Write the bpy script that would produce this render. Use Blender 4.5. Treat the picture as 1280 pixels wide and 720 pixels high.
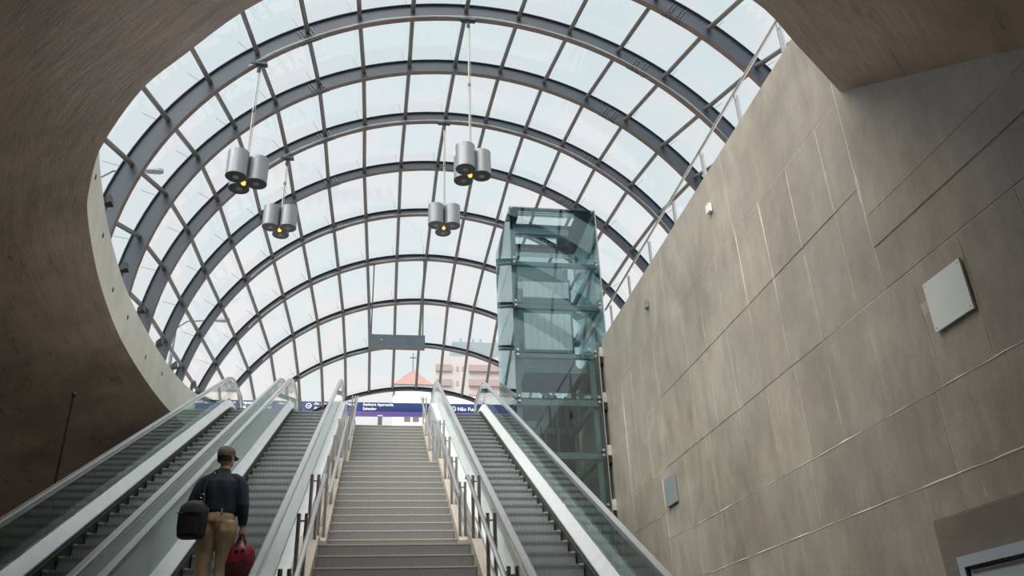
import bpy, bmesh, math, random
from mathutils import Vector, Matrix, noise
R = math.radians
rng = random.Random(7)
scene = bpy.context.scene
for o in list(bpy.data.objects):
    bpy.data.objects.remove(o)
COL = scene.collection

# ------------------------------------------------------------------ camera
F_PX, YAW, PITCH, ROLL = 1034.5, R(9.7056), R(26.637), R(-2.1517)
fw = Vector((math.sin(YAW) * math.cos(PITCH), math.cos(YAW) * math.cos(PITCH), math.sin(PITCH)))
rt0 = Vector((math.cos(YAW), -math.sin(YAW), 0)); up0 = rt0.cross(fw)
rt = math.cos(ROLL) * rt0 + math.sin(ROLL) * up0
up = -math.sin(ROLL) * rt0 + math.cos(ROLL) * up0
cam = bpy.data.objects.new('camera', bpy.data.cameras.new('camera'))
COL.objects.link(cam)
cam.matrix_world = Matrix(((rt.x, up.x, -fw.x, 0), (rt.y, up.y, -fw.y, 0), (rt.z, up.z, -fw.z, 1.6), (0, 0, 0, 1)))
cam.data.sensor_width = 36; cam.data.lens = F_PX / 1280 * 36
cam.data.clip_start = 0.05; cam.data.clip_end = 600
scene.camera = cam

# ------------------------------------------------------------------ sky, sun, exposure
world = bpy.data.worlds.new('overcast_sky'); scene.world = world; world.use_nodes = True
wn = world.node_tree; wn.nodes.clear()
w_out = wn.nodes.new('ShaderNodeOutputWorld'); w_bg = wn.nodes.new('ShaderNodeBackground')
w_tc = wn.nodes.new('ShaderNodeTexCoord'); w_sep = wn.nodes.new('ShaderNodeSeparateXYZ')
w_rmp = wn.nodes.new('ShaderNodeValToRGB')
w_rmp.color_ramp.elements[0].position = 0.25; w_rmp.color_ramp.elements[0].color = (0.97, 0.96, 0.965, 1)
w_rmp.color_ramp.elements[1].position = 0.75; w_rmp.color_ramp.elements[1].color = (0.80, 0.885, 0.92, 1)
wn.links.new(w_tc.outputs['Generated'], w_sep.inputs[0]); wn.links.new(w_sep.outputs['Z'], w_rmp.inputs[0])
wn.links.new(w_rmp.outputs[0], w_bg.inputs['Color']); wn.links.new(w_bg.outputs[0], w_out.inputs[0])
w_bg.inputs['Strength'].default_value = 0.93
sun = bpy.data.objects.new('sun', bpy.data.lights.new('sun', 'SUN')); COL.objects.link(sun)
sun.data.energy = 7.5; sun.data.angle = R(75); sun.data.color = (1.0, 0.975, 0.94)
sun.rotation_euler = (R(20), R(-22), 0)          # veiled sun high up, a little to the left
sun.location = (0, 0, 40)
vs = scene.view_settings
vs.view_transform = 'Standard'; vs.look = 'None'; vs.exposure = 0.0; vs.gamma = 1.0; vs.use_curve_mapping = False

# ------------------------------------------------------------------ materials
def nodes_of(name):
    m = bpy.data.materials.new(name); m.use_nodes = True
    nt = m.node_tree
    return m, nt, nt.nodes['Principled BSDF'], nt.nodes['Material Output']

def mat(name, col, rough=0.6, metal=0.0, var=0.12, scale=6.0, bump=0.0, bscale=40.0, stretch=(1, 1, 1), rand=0.0, spec=0.5, emit=None):
    m, nt, b, out = nodes_of(name)
    N, L = nt.nodes, nt.links
    tc = N.new('ShaderNodeTexCoord'); mp = N.new('ShaderNodeMapping'); mp.inputs['Scale'].default_value = stretch
    L.new(tc.outputs['Object'], mp.inputs[0])
    nz = N.new('ShaderNodeTexNoise'); nz.inputs['Scale'].default_value = scale; nz.inputs['Detail'].default_value = 5
    L.new(mp.outputs[0], nz.inputs['Vector'])
    cr = N.new('ShaderNodeValToRGB')
    lo = tuple(c * (1 - var) for c in col) + (1,); hi = tuple(min(1, c * (1 + var)) for c in col) + (1,)
    cr.color_ramp.elements[0].color = lo; cr.color_ramp.elements[1].color = hi
    cr.color_ramp.elements[0].position = 0.3; cr.color_ramp.elements[1].position = 0.7
    L.new(nz.outputs[0], cr.inputs[0])
    src = cr.outputs[0]
    if rand:
        oi = N.new('ShaderNodeObjectInfo'); mr = N.new('ShaderNodeMapRange')
        mr.inputs['To Min'].default_value = 1 - rand; mr.inputs['To Max'].default_value = 1 + rand
        L.new(oi.outputs['Random'], mr.inputs[0])
        mx = N.new('ShaderNodeVectorMath'); mx.operation = 'SCALE'
        L.new(src, mx.inputs[0]); L.new(mr.outputs[0], mx.inputs['Scale']); src = mx.outputs[0]
    L.new(src, b.inputs['Base Color'])
    b.inputs['Roughness'].default_value = rough; b.inputs['Metallic'].default_value = metal
    b.inputs['Specular IOR Level'].default_value = spec
    if bump:
        n2 = N.new('ShaderNodeTexNoise'); n2.inputs['Scale'].default_value = bscale; n2.inputs['Detail'].default_value = 4
        L.new(mp.outputs[0], n2.inputs['Vector'])
        bp = N.new('ShaderNodeBump'); bp.inputs['Strength'].default_value = bump; bp.inputs['Distance'].default_value = 0.02
        L.new(n2.outputs[0], bp.inputs['Height']); L.new(bp.outputs[0], b.inputs['Normal'])
    if emit:
        b.inputs['Emission Color'].default_value = emit[0] + (1,); b.inputs['Emission Strength'].default_value = emit[1]
    return m

def concrete(name, col, streak=(0.6, 0.6, 3.0), big=0.22, rough=0.7, bump=0.25, rand=0.05, spec=0.4, bdist=0.03, ripple=0.0):
    m, nt, b, out = nodes_of(name); N, L = nt.nodes, nt.links
    tc = N.new('ShaderNodeTexCoord')
    def nz(scale, st, det=6):
        mp = N.new('ShaderNodeMapping'); mp.inputs['Scale'].default_value = st
        L.new(tc.outputs['Object'], mp.inputs[0])
        n = N.new('ShaderNodeTexNoise'); n.inputs['Scale'].default_value = scale; n.inputs['Detail'].default_value = det
        n.inputs['Roughness'].default_value = 0.62
        L.new(mp.outputs[0], n.inputs['Vector']); return n
    a = nz(0.7, (1, 1, 1)); c = nz(3.0, streak); d = nz(45, (1, 1, 1), 3)
    def rng_(sock, lo, hi):
        r = N.new('ShaderNodeMapRange'); r.inputs['From Min'].default_value = 0.3; r.inputs['From Max'].default_value = 0.7
        r.inputs['To Min'].default_value = lo; r.inputs['To Max'].default_value = hi; L.new(sock, r.inputs[0]); return r.outputs[0]
    def mul(x, y):
        q = N.new('ShaderNodeMath'); q.operation = 'MULTIPLY'; L.new(x, q.inputs[0]); L.new(y, q.inputs[1]); return q.outputs[0]
    f = mul(mul(rng_(a.outputs[0], 1 - big, 1 + big), rng_(c.outputs[0], 1 - big * 0.6, 1 + big * 0.6)), rng_(d.outputs[0], 0.95, 1.05))
    oi = N.new('ShaderNodeObjectInfo'); mr = N.new('ShaderNodeMapRange')
    mr.inputs['To Min'].default_value = 1 - rand; mr.inputs['To Max'].default_value = 1 + rand
    L.new(oi.outputs['Random'], mr.inputs[0]); f = mul(f, mr.outputs[0])
    # two tints of the cement, warm and cool
    mixc = N.new('ShaderNodeMix'); mixc.data_type = 'RGBA'
    mixc.inputs[6].default_value = (col[0] * 1.05, col[1] * 0.98, col[2] * 0.90, 1); mixc.inputs[7].default_value = (col[0] * 0.95, col[1] * 1.01, col[2] * 1.06, 1)
    e = nz(0.9, (1, 0.7, 0.7)); L.new(e.outputs[0], mixc.inputs[0])
    sc = N.new('ShaderNodeVectorMath'); sc.operation = 'SCALE'; L.new(mixc.outputs[2], sc.inputs[0]); L.new(f, sc.inputs['Scale'])
    L.new(sc.outputs[0], b.inputs['Base Color'])
    L.new(rng_(c.outputs[0], max(.1, rough - .12), rough + .12), b.inputs['Roughness']); b.inputs['Specular IOR Level'].default_value = spec
    h = nz(2.2, streak, 4)
    add = N.new('ShaderNodeMath'); add.operation = 'MULTIPLY_ADD'; add.inputs[1].default_value = 0.15
    L.new(d.outputs[0], add.inputs[0]); L.new(h.outputs[0], add.inputs[2])
    bp = N.new('ShaderNodeBump'); bp.inputs['Strength'].default_value = bump; bp.inputs['Distance'].default_value = bdist
    L.new(add.outputs[0], bp.inputs['Height']); L.new(bp.outputs[0], b.inputs['Normal'])
    return m

def glass(name, tint, refl=0.06, rough=0.0, streak=None, ior=1.45, boost=1.0, gcol=(1, 1, 1), pale_mix=0.0):
    m = bpy.data.materials.new(name); m.use_nodes = True
    nt = m.node_tree; N, L = nt.nodes, nt.links; N.clear()
    out = N.new('ShaderNodeOutputMaterial'); mix = N.new('ShaderNodeMixShader')
    tr = N.new('ShaderNodeBsdfTransparent'); gl = N.new('ShaderNodeBsdfGlossy')
    gl.inputs['Roughness'].default_value = rough; gl.inputs['Color'].default_value = gcol + (1,)
    tr.inputs['Color'].default_value = tint + (1,)
    fr = N.new('ShaderNodeFresnel'); fr.inputs['IOR'].default_value = ior
    sc = N.new('ShaderNodeMath'); sc.operation = 'MULTIPLY_ADD'; sc.inputs[1].default_value = boost; sc.inputs[2].default_value = refl; sc.use_clamp = True
    L.new(fr.outputs[0], sc.inputs[0]); L.new(sc.outputs[0], mix.inputs[0])
    if streak:
        tc = N.new('ShaderNodeTexCoord'); mp = N.new('ShaderNodeMapping'); mp.inputs['Scale'].default_value = (1.0, 1.0, 1.6); mp.inputs['Rotation'].default_value = (0.3, 0.5, 0.7)
        nz = N.new('ShaderNodeTexNoise'); nz.inputs['Scale'].default_value = 0.4; nz.inputs['Distortion'].default_value = 0.8
        cr = N.new('ShaderNodeValToRGB'); cr.color_ramp.elements[0].color = tint + (1,); cr.color_ramp.elements[1].color = streak + (1,)
        cr.color_ramp.elements[0].position = 0.44; cr.color_ramp.elements[1].position = 0.56
        L.new(tc.outputs['Object'], mp.inputs[0]); L.new(mp.outputs[0], nz.inputs['Vector']); L.new(nz.outputs[0], cr.inputs[0]); L.new(cr.outputs[0], tr.inputs['Color'])
    base = tr.outputs[0]
    if pale_mix:
        df = N.new('ShaderNodeBsdfDiffuse'); df.inputs['Color'].default_value = (0.72, 0.79, 0.77, 1); mm = N.new('ShaderNodeMixShader'); mm.inputs[0].default_value = pale_mix
        L.new(tr.outputs[0], mm.inputs[1]); L.new(df.outputs[0], mm.inputs[2]); base = mm.outputs[0]
    L.new(base, mix.inputs[1]); L.new(gl.outputs[0], mix.inputs[2]); L.new(mix.outputs[0], out.inputs[0])
    return m

def ribbed(name, col, period, rough=0.45, metal=0.6, axis='X'):
    # fine cleats of an escalator step: relief and tone running across x
    m, nt, b, out = nodes_of(name); N, L = nt.nodes, nt.links
    tc = N.new('ShaderNodeTexCoord'); wv = N.new('ShaderNodeTexWave'); wv.bands_direction = axis
    wv.inputs['Scale'].default_value = 0.314 / period
    L.new(tc.outputs['Object'], wv.inputs[0])
    cr = N.new('ShaderNodeValToRGB'); cr.color_ramp.elements[0].color = tuple(c * 0.62 for c in col) + (1,); cr.color_ramp.elements[1].color = tuple(col) + (1,)
    L.new(wv.outputs['Color'], cr.inputs[0]); L.new(cr.outputs[0], b.inputs['Base Color'])
    bp = N.new('ShaderNodeBump'); bp.inputs['Strength'].default_value = 0.5; bp.inputs['Distance'].default_value = 0.006
    L.new(wv.outputs['Fac'], bp.inputs['Height']); L.new(bp.outputs[0], b.inputs['Normal'])
    b.inputs['Roughness'].default_value = rough; b.inputs['Metallic'].default_value = metal
    return m

M = dict(
    wall=concrete('concrete_wall', (0.312, 0.279, 0.228), streak=(1, 1.8, 0.6), big=0.25, bump=0.40, rand=0.06, rough=0.42, bdist=0.03, spec=0.5),
    seam=concrete('concrete_seam', (0.47, 0.44, 0.375), big=0.3),
    dark=concrete('concrete_dark', (0.39, 0.292, 0.236), streak=(0.35, 0.35, 3.2), big=0.30, rough=0.36, bump=0.35, rand=0, spec=0.5, bdist=0.06),
    curb=concrete('concrete_pale', (0.72, 0.69, 0.61), streak=(1, 1, 0.5), big=0.12, bump=0.2, rand=0),
    lower=concrete('concrete_lower', (0.30, 0.28, 0.25), rand=0),
    ridge=concrete('cement_ridge', (0.52, 0.49, 0.42), big=0.2, rand=0.1),
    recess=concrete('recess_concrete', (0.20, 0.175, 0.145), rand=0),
    floor=mat('floor_granite', (0.52, 0.50, 0.47), 0.35, var=0.12, scale=30),
    asphalt=mat('paving', (0.40, 0.39, 0.38), 0.8, scale=3),
    rib=mat('painted_steel', (0.027, 0.040, 0.056), 0.5, 0.0, var=0.10, scale=3),
    ribred=mat('primer_brown', (0.17, 0.12, 0.105), 0.6, var=0.15, scale=4),
    pipe=mat('pipe_paint', (0.16, 0.15, 0.145), 0.35, 0.2, var=0.1),
    bolt=mat('bolt_steel', (0.15, 0.165, 0.18), 0.45, 0.4),
    conduit=mat('galvanised_conduit', (0.36, 0.37, 0.37), 0.45, 0.2),
    rod=mat('rod_steel', (0.40, 0.39, 0.34), 0.45, 0.3),
    pane=glass('roof_glass', (0.955, 0.982, 0.985), refl=0.0, streak=(0.992, 0.982, 0.982), boost=0.07),
    eglass=glass('balustrade_glass', (0.84, 0.92, 0.90), refl=0.03, boost=0.8),
    pglass=glass('pale_reflection_balustrade_glass', (0.86, 0.93, 0.915), refl=0.03, boost=0.6, pale_mix=0.58),  # pale diffuse mixed in stands in for sky reflections on the panes
    shaftback=mat('shaft_back_panel', (0.34, 0.41, 0.42), 0.5, 0.1, var=0.05),
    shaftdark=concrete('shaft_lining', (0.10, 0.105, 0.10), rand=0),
    sglass=glass('shaft_glass', (0.82, 0.895, 0.90), refl=0.05, boost=0.8, gcol=(0.85, 0.95, 0.95)),
    sroof=glass('shaft_roof_glass', (0.66, 0.73, 0.75), refl=0.03, boost=1.0),
    palepn=mat('pale_striped_panel', (0.90, 0.94, 0.90), 0.6, var=0.08, scale=8, stretch=(12, 12, 0.4)),
    steelgreen=mat('green_grey_steel', (0.24, 0.31, 0.32), 0.45, 0.1),
    steelwhite=mat('white_panel', (0.74, 0.78, 0.78), 0.4, 0.1, var=0.04),
    chrome=mat('brushed_stainless', (0.62, 0.61, 0.59), 0.28, 0.95, var=0.06, scale=20),
    postst=mat('stainless_post', (0.46, 0.43, 0.40), 0.32, 0.9, var=0.06),
    rubber=mat('handrail_rubber', (0.27, 0.275, 0.28), 0.25, 0.0, var=0.05),
    guide=mat('handrail_guide', (0.70, 0.70, 0.70), 0.22, 0.9, var=0.04),
    deck=mat('deck_aluminium', (0.80, 0.80, 0.80), 0.38, 0.45, var=0.05, scale=5),
    clad=mat('cladding_pale', (0.62, 0.67, 0.68), 0.30, 0.2, var=0.04),
    skirt=mat('skirt_dark', (0.07, 0.07, 0.075), 0.35, 0.4),
    brush=mat('skirt_brush', (0.02, 0.02, 0.02), 0.9),
    estep=ribbed('step_cleats', (0.30, 0.325, 0.325), 0.028),
    yellow=mat('yellow_line', (0.42, 0.40, 0.14), 0.5),
    truss=mat('truss_panel', (0.25, 0.26, 0.27), 0.5, 0.3),
    tread=mat('stair_granite', (0.235, 0.23, 0.22), 0.5, var=0.10, scale=25),
    nosing=mat('stair_nosing', (0.50, 0.47, 0.42), 0.5, var=0.06),
    stringer=mat('stair_stringer', (0.42, 0.365, 0.30), 0.6, var=0.07, scale=4),
    lamp=mat('lamp_aluminium', (0.27, 0.285, 0.30), 0.42, 0.4, var=0.08, scale=2, stretch=(8, 8, 0.3)),
    lampin=mat('lamp_inside', (0.03, 0.03, 0.035), 0.4),
    lampring=mat('lamp_lens', (0.22, 0.20, 0.20), 0.2),
    glow=mat('warm_bulb', (1.0, 0.45, 0.1), 0.5, emit=((1.0, 0.36, 0.06), 3.0)),
    black=mat('black_metal', (0.02, 0.02, 0.022), 0.4, 0.2),
    boxgrey=mat('hanging_box_paint', (0.065, 0.095, 0.125), 0.5),
    white=mat('white_paint', (0.80, 0.82, 0.79), 0.55, var=0.03),
    greypl=mat('grey_plate', (0.22, 0.25, 0.255), 0.5, var=0.04),
    blue=mat('sign_blue', (0.010, 0.034, 0.15), 0.45, var=0.03),
    purple=mat('sign_purple', (0.13, 0.08, 0.31), 0.45, var=0.03),
    letter=mat('sign_letters', (0.9, 0.9, 0.9), 0.5, var=0.0),
    doorfr=mat('door_frame_paint', (0.40, 0.46, 0.50), 0.45, var=0.03),
    doorpn=mat('door_panel', (0.42, 0.47, 0.50), 0.4, var=0.03),
    bldg=mat('building_cream', (0.50, 0.455, 0.44), 0.8, var=0.04),
    bpink=mat('building_pink', (0.36, 0.275, 0.265), 0.8, var=0.05),
    bgrey=mat('building_grey', (0.27, 0.31, 0.33), 0.8, var=0.05),
    bwin=mat('building_window', (0.16, 0.14, 0.15), 0.2, var=0.05),
    tile=mat('roof_tile', (0.30, 0.18, 0.155), 0.8, var=0.10, scale=2),
    church=mat('church_wall', (0.90, 0.80, 0.74), 0.8, var=0.04),
    skin=mat('skin', (0.48, 0.27, 0.20), 0.5, var=0.08, scale=12),
    shirt=mat('navy_shirt', (0.016, 0.026, 0.038), 0.85, var=0.25, scale=9, bump=0.3, bscale=14, stretch=(1, 1, 0.6)),
    khaki=mat('khaki_cotton', (0.40, 0.285, 0.165), 0.85, var=0.20, scale=9, bump=0.35, bscale=16, stretch=(1, 1, 0.7)),
    belt=mat('belt_leather', (0.03, 0.022, 0.018), 0.5),
    cap=mat('camouflage_cap', (0.15, 0.125, 0.075), 0.85, var=0.6, scale=26),
    hair=mat('dark_hair', (0.03, 0.025, 0.022), 0.7),
    bagblk=mat('black_nylon', (0.012, 0.013, 0.016), 0.7, var=0.2, bump=0.2, bscale=20),
    bagred=mat('red_nylon', (0.20, 0.012, 0.022), 0.45, var=0.35, scale=8, bump=0.4, bscale=9),
    bagred2=mat('dark_red_nylon', (0.09, 0.010, 0.016), 0.55, var=0.2),
)

# ------------------------------------------------------------------ mesh helpers
class MB:
    def __init__(s): s.v = []; s.f = []; s.mi = []
    def add(s, vs_, fs, mi=0):
        n = len(s.v); s.v += [tuple(p) for p in vs_]
        for f in fs: s.f.append(tuple(i + n for i in f)); s.mi.append(mi)
        return s
    def box(s, x0, x1, y0, y1, z0, z1, mi=0):
        return s.add([(x0, y0, z0), (x1, y0, z0), (x1, y1, z0), (x0, y1, z0), (x0, y0, z1), (x1, y0, z1), (x1, y1, z1), (x0, y1, z1)],
                     [(0, 3, 2, 1), (4, 5, 6, 7), (0, 1, 5, 4), (1, 2, 6, 5), (2, 3, 7, 6), (3, 0, 4, 7)], mi)
    def tube(s, pts, r, n=10, mi=0, cap=True, closed=False):
        pts = [Vector(p) for p in pts]; m = len(pts); rs = r if isinstance(r, (list, tuple)) else [r] * m
        rings = []; prev = None
        for i, p in enumerate(pts):
            if closed: t = pts[(i + 1) % m] - pts[i - 1]
            else: t = pts[min(i + 1, m - 1)] - pts[max(i - 1, 0)]
            t.normalize()
            if prev is None:
                a = Vector((0, 0, 1)) if abs(t.z) < 0.9 else Vector((0, 1, 0))
                prev = (a - t * a.dot(t)).normalized()
            else:
                prev = (prev - t * prev.dot(t)); prev.normalize()
            b = t.cross(prev)
            rings.append([p + (prev * math.cos(2 * math.pi * k / n) + b * math.sin(2 * math.pi * k / n)) * rs[i] for k in range(n)])
        vs_ = [q for rg in rings for q in rg]; fs = []
        for i in range(m if closed else m - 1):
            j = (i + 1) % m
            for k in range(n):
                fs.append((i * n + k, i * n + (k + 1) % n, j * n + (k + 1) % n, j * n + k))
        if cap and not closed: fs.append(tuple(range(n))[::-1]); fs.append(tuple((m - 1) * n + k for k in range(n)))
        return s.add(vs_, fs, mi)
    def sweep(s, prof, path, mi=0):
        # profile (x, dz) carried along a path of (y, z), kept upright
        n = len(prof); vs_ = [(x, y, z + dz) for (y, z) in path for (x, dz) in prof]; fs = []
        for i in range(len(path) - 1):
            for k in range(n):
                fs.append((i * n + k, i * n + (k + 1) % n, (i + 1) * n + (k + 1) % n, (i + 1) * n + k))
        fs.append(tuple(range(n))[::-1]); fs.append(tuple((len(path) - 1) * n + k for k in range(n)))
        return s.add(vs_, fs, mi)
    def prism_x(s, poly, x0, x1, mi=0):
        n = len(poly); vs_ = [(x0, y, z) for y, z in poly] + [(x1, y, z) for y, z in poly]
        fs = [tuple(range(n)), tuple(range(2 * n - 1, n - 1, -1))] + [(k, n + k, n + (k + 1) % n, (k + 1) % n) for k in range(n)]
        return s.add(vs_, fs, mi)
    def lathe(s, prof, c=(0, 0, 0), n=20, mi=0):
        vs_ = [(c[0] + r * math.cos(2 * math.pi * k / n), c[1] + r * math.sin(2 * math.pi * k / n), c[2] + z) for r, z in prof for k in range(n)]; fs = []
        for i in range(len(prof) - 1):
            for k in range(n): fs.append((i * n + k, i * n + (k + 1) % n, (i + 1) * n + (k + 1) % n, (i + 1) * n + k))
        fs.append(tuple(range(n))[::-1]); fs.append(tuple((len(prof) - 1) * n + k for k in range(n)))
        return s.add(vs_, fs, mi)
    def ell(s, c, rx, ry, rz, n=14, m=9, mi=0):
        vs_ = []; fs = []
        for i in range(m + 1):
            t = math.pi * i / m; rr = max(math.sin(t), 0.02)
            for k in range(n):
                a = 2 * math.pi * k / n; vs_.append((c[0] + rx * rr * math.cos(a), c[1] + ry * rr * math.sin(a), c[2] - rz * math.cos(t)))
        for i in range(m):
            for k in range(n): fs.append((i * n + k, i * n + (k + 1) % n, (i + 1) * n + (k + 1) % n, (i + 1) * n + k))
        fs.append(tuple(range(n))[::-1]); fs.append(tuple(m * n + k for k in range(n)))
        return s.add(vs_, fs, mi)
    def loft(s, rings, mi=0):
        n = len(rings[0]); vs_ = [p for rg in rings for p in rg]; fs = []
        for i in range(len(rings) - 1):
            for k in range(n): fs.append((i * n + k, i * n + (k + 1) % n, (i + 1) * n + (k + 1) % n, (i + 1) * n + k))
        fs.append(tuple(range(n))[::-1]); fs.append(tuple((len(rings) - 1) * n + k for k in range(n)))
        return s.add(vs_, fs, mi)
    def mesh(s, name, mats, smooth=False, fix=True):
        me = bpy.data.meshes.new(name); me.from_pydata(s.v, [], s.f); me.update()
        for m in (mats if isinstance(mats, (list, tuple)) else [mats]): me.materials.append(m)
        for p, i in zip(me.polygons, s.mi): p.material_index = i; p.use_smooth = smooth
        if fix:
            bm = bmesh.new(); bm.from_mesh(me); bmesh.ops.recalc_face_normals(bm, faces=bm.faces); bm.to_mesh(me); bm.free()
        if smooth:
            try: me.set_sharp_from_angle(angle=R(38))
            except Exception: pass
        return me

def link(name, me, parent=None, loc=None):
    o = bpy.data.objects.new(name, me); COL.objects.link(o)
    if parent: o.parent = parent
    if loc: o.location = loc
    return o

def part(name, mb, mats, parent=None, smooth=False, loc=None):
    return link(name, mb.mesh(name, mats, smooth), parent, loc)

def tag(o, label, cat, group=None, kind=None):
    o['label'] = label; o['category'] = cat
    if group: o['group'] = group
    if kind: o['kind'] = kind
    return o

def struct(o, label=None, cat=None):
    o['kind'] = 'structure'
    if label: o['label'] = label
    if cat: o['category'] = cat
    return o

def empty(name, loc=(0, 0, 0), rz=0.0):
    o = bpy.data.objects.new(name, None); COL.objects.link(o); o.location = loc; o.rotation_euler = (0, 0, rz); o.empty_display_size = 0.2
    return o

def copy_tree(o, parent=None):
    c = o.copy(); COL.objects.link(c); c.parent = parent
    for ch in list(o.children): copy_tree(ch, c)
    return c

def text_mesh(name, txt, size, material, loc, parent):
    cu = bpy.data.curves.new(name, 'FONT'); cu.body = txt; cu.size = size; cu.extrude = 0.004; cu.offset = 0.0035; cu.resolution_u = 2
    t = bpy.data.objects.new(name + '_tmp', cu); COL.objects.link(t)
    bpy.context.view_layer.update()
    me = bpy.data.meshes.new_from_object(t.evaluated_get(bpy.context.evaluated_depsgraph_get()))
    bpy.data.objects.remove(t); bpy.data.curves.remove(cu)
    me.materials.clear(); me.materials.append(material)
    me.transform(Matrix.Rotation(R(90), 4, 'X'))
    return link(name, me, parent, loc)

# ------------------------------------------------------------------ levels and key lines
S = 8.4                 # street level
TOP = 8.85              # top of the parapet round the opening
XW = 4.85               # face of the right-hand wall
SL = math.tan(R(27.3)); NZ = -2.2          # nosing line of the escalators: z = NZ + SL*y
YB, YT = (0 - NZ) / SL, (S - NZ) / SL

# ------------------------------------------------------------------ setting: floors, walls, ceiling, kerb
struct(part('floor', MB().box(-22, XW + .3, -14, 22.7, -0.2, 0.0), M['floor']), 'grey granite floor of the lower hall', 'floor')

OPEN = [(-4.10, 21.8, 7.95), (-4.62, 20.8, 7.95), (-4.84, 19.6, 7.95), (-4.92, 18.2, 7.95), (-4.92, 16.4, 7.95), (-4.83, 14.7, 7.95), (-4.58, 12.7, 7.95),
        (-4.22, 10.85, 7.95), (-3.97, 10.02, 7.95), (-3.49, 8.90, 7.95), (-2.85, 7.93, 7.95), (-2.26, 7.28, 7.95), (-1.31, 6.36, 7.95),
        (-0.1, 5.62, 7.88), (1.1, 5.18, 7.78), (2.3, 5.10, 7.68), (3.39, 5.45, 7.60), (4.1, 5.95, 7.55), (XW, 6.5, 7.48)]
def catmull(P, n):
    P = [Vector(p) for p in P]; out = []
    for i in range(len(P) - 1):
        p0, p1, p2, p3 = P[max(i - 1, 0)], P[i], P[i + 1], P[min(i + 2, len(P) - 1)]
        for k in range(n):
            t = k / n
            out.append(0.5 * ((2 * p1) + (p2 - p0) * t + (2 * p0 - 5 * p1 + 4 * p2 - p3) * t * t + (3 * p1 - p0 - 3 * p2 + p3) * t ** 3))
    out.append(P[-1]); return out
edge = catmull(OPEN, 5)
def out_dir(i):
    a = edge[max(i - 2, 0)]; b = edge[min(i + 2, len(edge) - 1)]
    t = (b - a); n = Vector((t.y, -t.x, 0))
    u = i / (len(edge) - 1)
    n = Vector((n.x, n.y, 0)).normalized()
    if n.x > 0: n = Vector((0, -1, 0))
    if u < 0.08: n = Vector((-1, 0, 0))
    return n
dirs = [out_dir(i) for i in range(len(edge))]
for _ in range(12):
    dirs = [dirs[0]] + [(dirs[i - 1] + dirs[i] * 2 + dirs[i + 1]).normalized() for i in range(1, len(dirs) - 1)] + [dirs[-1]]
dirs = [Vector((-1, 0, 0)) if e.y > 20.5 else d for e, d in zip(edge, dirs)]
mb = MB(); rings = []
D = [0, 0.5, 1.2, 2, 3, 4, 5, 6, 7, 7.6, 9, 12]
for e, d in zip(edge, dirs):
    row = []
    for q in D:
        p = e + d * q; z = max(e.z - 0.64 * q, 3.0); row.append((min(p.x, XW), p.y, z))
    row.append((min((e + d * 12).x, XW), (e + d * 12).y, 0.0)); rings.append(row)
nD = len(rings[0])
mb.add([p for r_ in rings for p in r_], [(i * nD + k, i * nD + k + 1, (i + 1) * nD + k + 1, (i + 1) * nD + k) for i in range(len(rings) - 1) for k in range(nD - 1)])
ceil_o = part('ceiling', mb, M['dark'], smooth=True)
struct(ceil_o, 'dark brown board-marked concrete funnel ceiling sweeping up to the round opening', 'ceiling')

mb = MB(); rows = []
for e, d in zip(edge, dirs):
    n = Vector((d.x, d.y, 0))
    i_b = Vector((e.x, e.y, e.z)); i_t = Vector((e.x, e.y, TOP)); o_t = i_t + n * 0.32; o_b = i_b + n * 0.32
    rows.append([i_b, i_t, o_t, o_b])
mb.add([p for r_ in rows for p in r_], [(i * 4 + k, i * 4 + k + 1, i * 4 + 5 + k, i * 4 + 4 + k) for i in range(len(rows) - 1) for k in range(3)])
kerb = part('trim_1', mb, M['curb'], smooth=True)
struct(kerb, 'pale curved concrete parapet round the edge of the opening', 'parapet')
hole_me = MB().ell((0, 0, 0), 0.012, 0.035, 0.05, 8, 6).mesh('tie_hole', M['black'])
for i in (14, 18, 23, 27, 31, 36):
    e = edge[i]; link('tie_hole', hole_me, kerb, (e.x + 0.004, e.y, 8.42 + 0.12 * math.sin(i * 2.3)))

# street level outside the opening
mb = MB()
mb.box(-60, 60, 22.12, 140, S - 0.3, S)
mb.box(XW + 0.3, 60, -14, 21.8, S - 0.3, S)
lo = [(e.x + d.x * 0.2, e.y + d.y * 0.2) for e, d in zip(edge, dirs)]
vs_ = []
for e, d in zip(edge, dirs):
    p = e + Vector((d.x, d.y, 0)) * 0.3; q = e + d * 40
    vs_ += [(min(p.x, XW + .3), p.y, S), (min(q.x, XW + .3), q.y, S)]
mb.add(vs_, [(2 * i, 2 * i + 1, 2 * i + 3, 2 * i + 2) for i in range(len(edge) - 1)])
struct(part('ground', mb, M['asphalt']), 'street level paving around the opening', 'paving')
struct(part('wall_far', MB().box(-22, XW + .3, 22.4, 22.7, 0, S - 0.3), M['lower']), 'concrete wall under the street landing', 'wall')

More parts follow.
